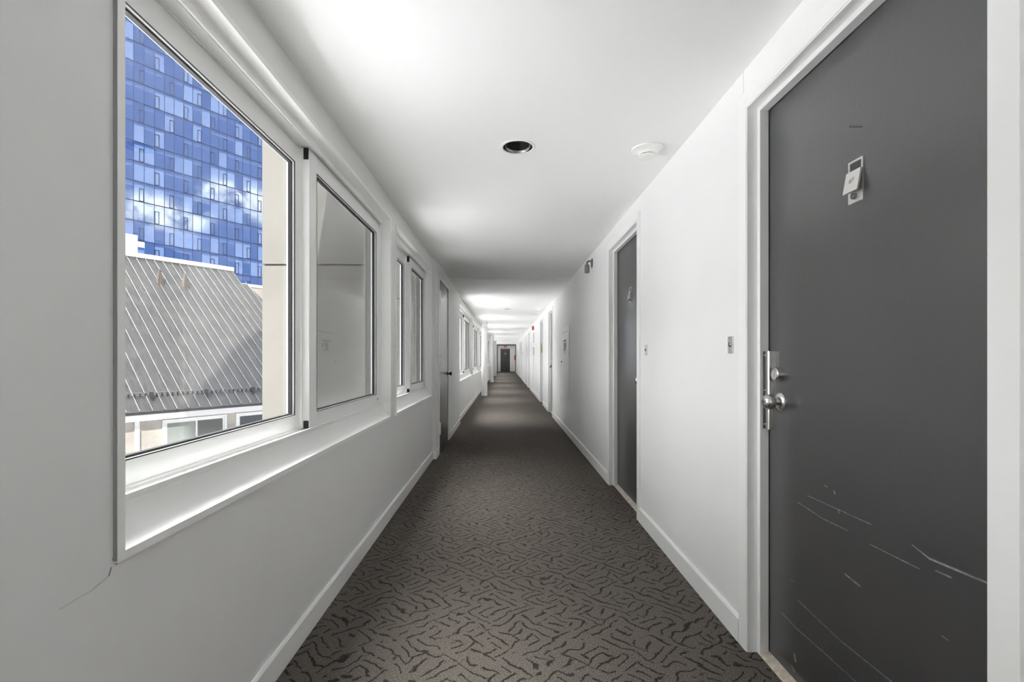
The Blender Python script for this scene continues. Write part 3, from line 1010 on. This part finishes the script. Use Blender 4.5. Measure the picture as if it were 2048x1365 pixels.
# wreath on the fourth door
t = thing('wreath', 'small gold and dark green wreath hanging on the fourth door on the right', 'wreath', (0.945, 11.66, 1.36))
ring = MB()
for k in range(26):
    a = 2 * PI * k / 26
    r = 0.10 + random.uniform(-.012, .012)
    c = Vector((random.uniform(-.02, .012), r * math.cos(a) * .8, r * math.sin(a)))
    ring.obox(c, (random.uniform(-1, 1), 1, random.uniform(-1, 1)), (0, random.uniform(-1, 1), 1), (1, .2, 0), .024, .012, .012)
ring.build('leaves', 'gold', t)
inner = MB()
pts = [(0, 0.085 * math.cos(2 * PI * k / 20), 0.10 * math.sin(2 * PI * k / 20)) for k in range(21)]
inner.tube(pts, 0.022, 8)
inner.build('ring', 'green', t, smooth=True)

# fire alarm, sign and panel further on
t = thing('fire_alarm', 'red fire alarm strobe high on the right wall past the wreath', 'fire alarm', (WR, 14.75, 2.05))
MB().box(-0.055, 0, -0.06, 0.06, -0.065, 0.065).build('housing', 'red', t, bevel=0.006)
MB().box(-0.075, -0.05, -0.035, 0.035, 0.005, 0.045).build('strobe', 'plastic', t, bevel=0.004, label='clear white strobe lens')
t = thing('wall_sign', 'narrow white framed sign below the red fire alarm', 'sign', (WR, 14.9, 1.75))
MB().box(-0.012, 0, -0.16, 0.16, -0.15, 0.15).build('sign_frame', 'dsteel', t)
MB().box(-0.015, -0.011, -0.145, 0.145, -0.135, 0.135).build('sign_face', 'paper', t)
t = thing('notice_board', 'white framed notice on the right wall below the fire alarm sign', 'notice', (WR, 14.9, 1.33))
MB().box(-0.010, 0, -0.22, 0.22, -0.12, 0.12).build('notice_frame', 'dsteel', t)
MB().box(-0.014, -0.009, -0.21, 0.21, -0.11, 0.11).build('sheet', 'paper', t)
t = thing('electrical_panel', 'tall white electrical panel low on the right wall beyond the wreath door', 'electrical panel', (WR, 15.0, 0.45))
MB().box(-0.02, 0, -0.30, 0.30, 0, 0.75).build('panel_frame', 'trim', t, bevel=0.003)
MB().box(-0.026, -0.018, -0.26, 0.26, 0.04, 0.71).build('panel_door', 'wall', t, bevel=0.002)
t = MB().box(-0.008, 0, -0.045, 0.045, -0.08, 0.08).build('wall_plate', 'dsteel', loc=(WR, 23.3, 1.36), bevel=0.002)
tag(t, 'small dark plate far along the right wall before the end door', 'plate')

# unseen lamp added behind the dark frame to brighten the end door bay
t = thing('ceiling_lamp', 'lit round ceiling lamp in front of the far end door, behind the dark frame', 'ceiling lamp', (0.1, 38.8, CEIL))
MB().lathe([(0, 0), (0.15, 0), (0.15, -0.012), (0.14, -0.018)], n=32).build('lamp_base', 'plastic', t, smooth=True)
lm = bpy.data.materials.new('lit_diffuser'); lm.use_nodes = True
lg = NT(lm.node_tree); le = lg.n('ShaderNodeEmission'); lo = lg.n('ShaderNodeOutputMaterial')
lg.put((1, 0.97, 0.92), le.inputs[0]); lg.put(22.0, le.inputs[1]); lg.put(le.outputs[0], lo.inputs[0])
MB().lathe([(0.14, -0.016), (0.12, -0.026), (0.06, -0.031), (0, -0.032)], n=32).build('diffuser', lm, t, smooth=True, label='glowing white diffuser')

# exit sign
t = thing('exit_sign', 'red exit sign hanging above the far end door', 'exit sign', (0.075, 37.25, 1.945))
MB().box(-0.13, 0.13, -0.02, 0.02, 0.0, 0.185).build('sign_body', 'signred', t, bevel=0.003)
MB().tube([(0, 0, 0.18), (0, 0, CEIL - 1.945)], 0.008, 8).build('stem', 'plastic', t)
text_part('EXIT', 0.13, 'paper', t, 'lettering', Matrix.Translation((0, -0.0207, 0.09)) @ Matrix.Rotation(PI / 2, 4, 'X'), 0.0005)

# extinguisher
t = thing('fire_extinguisher', 'red fire extinguisher hung on the right wall near the far end', 'fire extinguisher', (0.845, 36.9, 0.97))
MB().lathe([(0, 0.0), (0.058, 0.0), (0.062, 0.01), (0.062, 0.30), (0.045, 0.35), (0.02, 0.37), (0.02, 0.385), (0, 0.385)], n=24).build('tank', 'red', t, smooth=True)
MB().tube([(0, 0, 0.38), (0, 0, 0.41), (-0.05, -0.03, 0.40), (-0.085, -0.04, 0.33), (-0.075, -0.03, 0.18)], 0.011, 8).build('hose', 'black', t, smooth=True)
MB().box(-0.055, 0.03, -0.01, 0.01, 0.40, 0.425).build('handle', 'black', t, bevel=0.002)
MB().box(0.05, 0.0715, -0.03, 0.03, 0.10, 0.30).build('bracket', 'dsteel', t)

tag(MB().box(-0.53, 0.88, 37.5, 39.9, 0.0, 0.006).build('entry_mat', 'mat_dark'), 'dark mat on the floor in front of the far end door', 'mat')

# ------------------------------------------------------------------ outside: concrete fins on the facade
fin0 = None
FL = ['pale concrete fin outside between the two nearest windows', 'pale concrete fin outside past the second window', 'pale concrete fin outside before the third window',
      'pale concrete fin outside past the third window', 'pale concrete fin outside past the fourth window', 'pale concrete fin outside past the fifth window']
for y, lab in zip((3.36, 5.26), FL):
    if fin0 is None:
        fin0 = thing('concrete_fin', lab, 'fin', (0, 0, 0), group='concrete fins on the facade')
        for z0, z1 in ((-6.0, -1.235), (-1.22, 1.757), (1.770, 2.9)):
            MB().box(-1.713, -0.96, 0, 0.12, z0, z1).build('panel', 'concrete', fin0, bevel=0.003)
        MB().box(-1.70, -0.97, 0.012, 0.108, -5.9, 2.8).build('joint', 'gutter', fin0, label='dark recessed joint between fin panels')
        o = fin0
    else:
        o = copy_tree(fin0)
        o['label'] = lab
    o.location = (0, y, 0)
tag(MB().box(-160, 60, -80, 160, -12.2, -12.0).build('ground', 'asphalt'), 'paved courtyard ground far below the windows', 'ground', kind='structure')

tag(MB().box(-7.2, -3.0, -12, 44, -1.2, -0.9).build('terrace', 'white_roof'), 'white flat terrace roof just below the corridor windows', 'terrace', kind='structure')  # unseen deck added to bounce daylight onto the corridor ceiling

# ------------------------------------------------------------------ outside: neighbouring wing with a standing seam roof
# local x runs along its eave, local y up the slope away from us
ANG = math.atan2(0.8192, 0.5735)
nb = thing('neighbour_building', 'grey standing seam metal roof above beige walls with white windows, seen through the near window', 'building', (-12.78, 21.44, 0), ANG)
RP = 0.771
rz = lambda y: -1.04 + RP * y
roof_out = [(-16, 0), (7.6, 0), (6.0, 7.86), (5.68, 9.14), (5.40, 9.14), (5.47, 10.5), (-16, 10.5)]
r = MB()
top = [r.b.verts.new((x, y, rz(y))) for x, y in roof_out]
bot = [r.b.verts.new((x, y, rz(y) - 0.12)) for x, y in roof_out]
r.b.faces.new(top); r.b.faces.new(bot[::-1])
for i in range(len(top)):
    j = (i + 1) % len(top)
    r.b.faces.new((top[i], bot[i], bot[j], top[j]))
ro = r.build('roof', 'roof', nb)
sl = Vector((0, 1, RP)).normalized()
up = Vector((0, -RP, 1)).normalized()
k = -36
seams = 0
while True:
    x = k * 0.439
    k += 1
    if x > 7.3:
        break
    ytop = 10.45 if x < 5.45 else (9.1 if x < 5.68 else max(0.4, (7.6 - x) / 1.6 * 7.86))
    if x < -15.9:
        continue
    # each seam is two lengths with a small offset at the lap
    lap = ytop * (0.42 + 0.18 * math.sin(k * 2.1))
    s = MB()
    for a, c_, dx in ((0.0, lap, 0.014), (lap, ytop, 0.0)):
        mid = Vector((x + dx, (a + c_) / 2, rz((a + c_) / 2))) + up * 0.022
        s.obox(mid, (1, 0, 0), sl, up, 0.017, (c_ - a) / 2 * math.sqrt(1 + RP * RP), 0.024)
    s.build('roof_seam', 'seam', ro)
c = MB()
c.box(-16, 5.47, 10.35, 11.0, rz(10.4) - 0.02, rz(10.4) + 0.24)
c.build('ridge_cap', 'cap', nb)
c = MB()
c.box(5.45, 9.0, 11.15, 11.55, 6.16, 6.36)
c.build('parapet_cap', 'cap', nb)
MB().box(5.45, 9.0, 11.2, 11.5, -1.0, 6.16).build('parapet', 'stucco', nb)
# snow guard: two rails on clips and a few heavier brackets
g = MB()
gy = 0.72
for dz, dy in ((0.06, 0.0), (0.17, 0.02)):
    g.tube([(-15.9, gy + dy, rz(gy) + dz), (6.8, gy + dy, rz(gy) + dz)], 0.009, 6)
go = g.build('snow_guard', 'seam', nb, label='pale rails of the snow guard along the eave')
for i in range(98):
    x = -15.69 + i * 0.195
    MB().box(x - 0.026, x + 0.026, gy - 0.02, gy + 0.03, rz(gy) - 0.01, rz(gy) + 0.14).build('clip', 'gutter', go)
for x in (-13.4, -11.5, -9.6, -7.7, -5.9, -4.0, -2.45, -0.35, 1.75, 3.85):
    q = MB()
    q.box(x - 0.03, x + 0.03, gy - 0.22, gy + 0.06, rz(gy) - 0.20, rz(gy) + 0.21)
    q.build('bracket', 'gutter', go)
MB().box(-16, 7.6, -0.06, 0.03, -1.15, -1.03).build('gutter', 'gutter', nb)
MB().box(-16, 7.6, -0.02, 0.30, -1.40, -1.14).build('fascia', 'cap', nb)
MB().box(-16, 7.6, 0.35, 20.0, -12.0, -1.2).build('wall', 'stucco', nb)
# gable body under the roof up to the ridge
gb = MB()
gb.prism([(0.5, -1.2), (0.5, rz(0.5) - 0.14), (10.45, rz(10.45) - 0.14), (20, -0.6), (20, -1.2)], 'x', -15.9, 5.38)
gb.build('gable', 'stucco', nb)
for x in (-6.9, -3.13):
    MB().box(x, x + 0.16, 0.28, 0.36, -8.0, -1.38).build('pilaster', 'cap', nb)
# roof jacks
for x, y in ((0.49, 8.3), (1.72, 8.2)):
    q = MB()
    z = rz(y)
    v = [(-.15, -.18), (.15, -.18), (.15, .14), (-.15, .14)]
    A = [q.b.verts.new((x + a, y + b_, rz(y + b_) - .02)) for a, b_ in v]
    B = [q.b.verts.new((x + a * .34, y + b_ * .30 - .02, z + 0.72)) for a, b_ in v]
    q.b.faces.new(A[::-1]); q.b.faces.new(B)
    for i in range(4):
        q.b.faces.new((A[i], A[(i + 1) % 4], B[(i + 1) % 4], B[i]))
    q.build('roof_vent', 'brown', nb, label='rusty brown tapered roof vent')
def nb_window(x0, x1, z1, h, slats):
    f = MB()
    y = 0.35
    f.box(x0, x0 + .10, y - .05, y + .02, z1 - h, z1); f.box(x1 - .10, x1, y - .05, y + .02, z1 - h, z1)
    f.box(x0 + .1, x1 - .1, y - .05, y + .02, z1 - .09, z1); f.box(x0 + .1, x1 - .1, y - .08, y + .02, z1 - h, z1 - h + .09)
    fo = f.build('window', 'cap', nb, bevel=0.008)
    xm = (x0 + x1) / 2
    s = MB()
    for a, c_, yy in ((x0 + .10, xm + .05, y - .04), (xm - .02, x1 - .10, y - .015)):
        s.box(a, a + .07, yy, yy + .03, z1 - h + .09, z1 - .09); s.box(c_ - .07, c_, yy, yy + .03, z1 - h + .09, z1 - .09)
        s.box(a + .07, c_ - .07, yy, yy + .03, z1 - .16, z1 - .09); s.box(a + .07, c_ - .07, yy, yy + .03, z1 - h + .09, z1 - h + .16)
    s.build('sash', 'cap', fo)
    for a, c_, yy, mt in ((x0 + .17, xm - .02, y - .03, 'pane_light'), (xm + .05, x1 - .17, y - .005, 'pane_dark')):
        if slats:
            MB().box(a, c_, yy + .012, yy + .018, z1 - h + .16, z1 - .16).build('pane', 'pane_dark', fo)
            q = MB()
            zz = z1 - h + .17
            while zz < z1 - .17:
                q.obox(((a + c_) / 2, yy + .004, zz), (1, 0, 0), (0, .5, .85), (0, .85, -.5), (c_ - a) / 2, .026, .001)
                zz += 0.055
            q.build('blind', 'slat', fo)
        else:
            MB().box(a, c_, yy, yy + .01, z1 - h + .16, z1 - .16).build('pane', mt, fo)
for x0, x1, sl_ in ((-15.5, -12.95, False), (-12.55, -10.0, True), (-9.6, -7.05, False), (-6.6, -4.0, False), (-2.17, 0.39, False), (0.80, 3.36, True), (3.78, 6.3, False)):
    nb_window(x0, x1, -1.47, 1.5, sl_)

# unseen block added behind the viewer to shade part of the roof
sb = MB()
sb.box(-10.1, -6.2, -9.5, -6.0, -12, 31)
tag(sb.build('stair_tower', 'concrete'), 'tall plain concrete stair tower in the courtyard behind the viewer', 'building')

# ------------------------------------------------------------------ outside: blue glass tower
TA = math.atan2(0.01489, 0.01071)
TY = 72.6
tw = thing('glass_tower', 'tall blue glass tower mirroring clouds, behind the metal roof', 'building', (-0.7585 * TY, TY, -12), TA)
PW, FH = 1.33, 3.0
KZ0 = 30.96 - 10 * FH             # a floor line: z of the lowest line above the base
K0, K1, NF = -12, 30, 25
MB().box(K0 * PW, K1 * PW, 0, 18, KZ0 - FH * 0, KZ0 + NF * FH).build('facade', 'tower', tw, loc=(0, 0, 0))
for o in tw.children:
    for v in o.data.vertices:
        v.co.z -= KZ0
    o.location.z = KZ0
mu = MB()
for k in range(K0, K1 + 1):
    mu.box(k * PW - 0.032, k * PW + 0.032, -0.05, 0.01, KZ0, KZ0 + NF * FH)
for j in range(NF + 1):
    mu.box(K0 * PW, K1 * PW, -0.06, 0.01, KZ0 + j * FH - 0.06, KZ0 + j * FH + 0.06)
mu.build('mullion_grid', 'mullion', tw)
cand = []
for j in range(NF):
    z = KZ0 + j * FH
    row = (j % 2 == 0)
    for k in range(-5, 18):
        if row and (k - 2) % 3 == 0:
            cand.append((k * PW + PW * 0.5, k * PW + PW, z))
        elif not row and (k - 1) % 3 == 0:
            cand.append((k * PW, k * PW + PW * 0.5, z))
shown = [c_ for c_ in cand if -1.5 * PW < c_[0] < 16.2 * PW and 22 < c_[2] < 66]
for x0, x1, z in shown[:100]:
    f = MB()
    a, c_, z0, z1 = x0 + .03, x1 - .03, z + .10, z + 2.05
    t_ = .07
    f.box(a, a + t_, -.09, .0, z0, z1); f.box(c_ - t_, c_, -.09, .0, z0, z1)
    f.box(a + t_, c_ - t_, -.09, .0, z0, z0 + t_); f.box(a + t_, c_ - t_, -.09, .0, z1 - t_, z1)
    f.build('window', 'mullion', tw)
# white rooftop room between the roof and the tower
ph = thing('rooftop_room', 'small white rooftop room with a blue pane above the ridge of the metal roof', 'rooftop room', (-35.4, 45.0, 0), TA)
MB().box(-2.5, 0.55, 0, 2.5, -12.0, 12.9).build('walls', 'cap', ph)
MB().box(0.55, 1.12, 0.05, 2.5, -12.0, 12.35).build('side_bay', 'cap', ph)
MB().box(0.58, 1.09, 0.02, 0.06, 10.3, 11.80).build('pane', 'tower', ph)
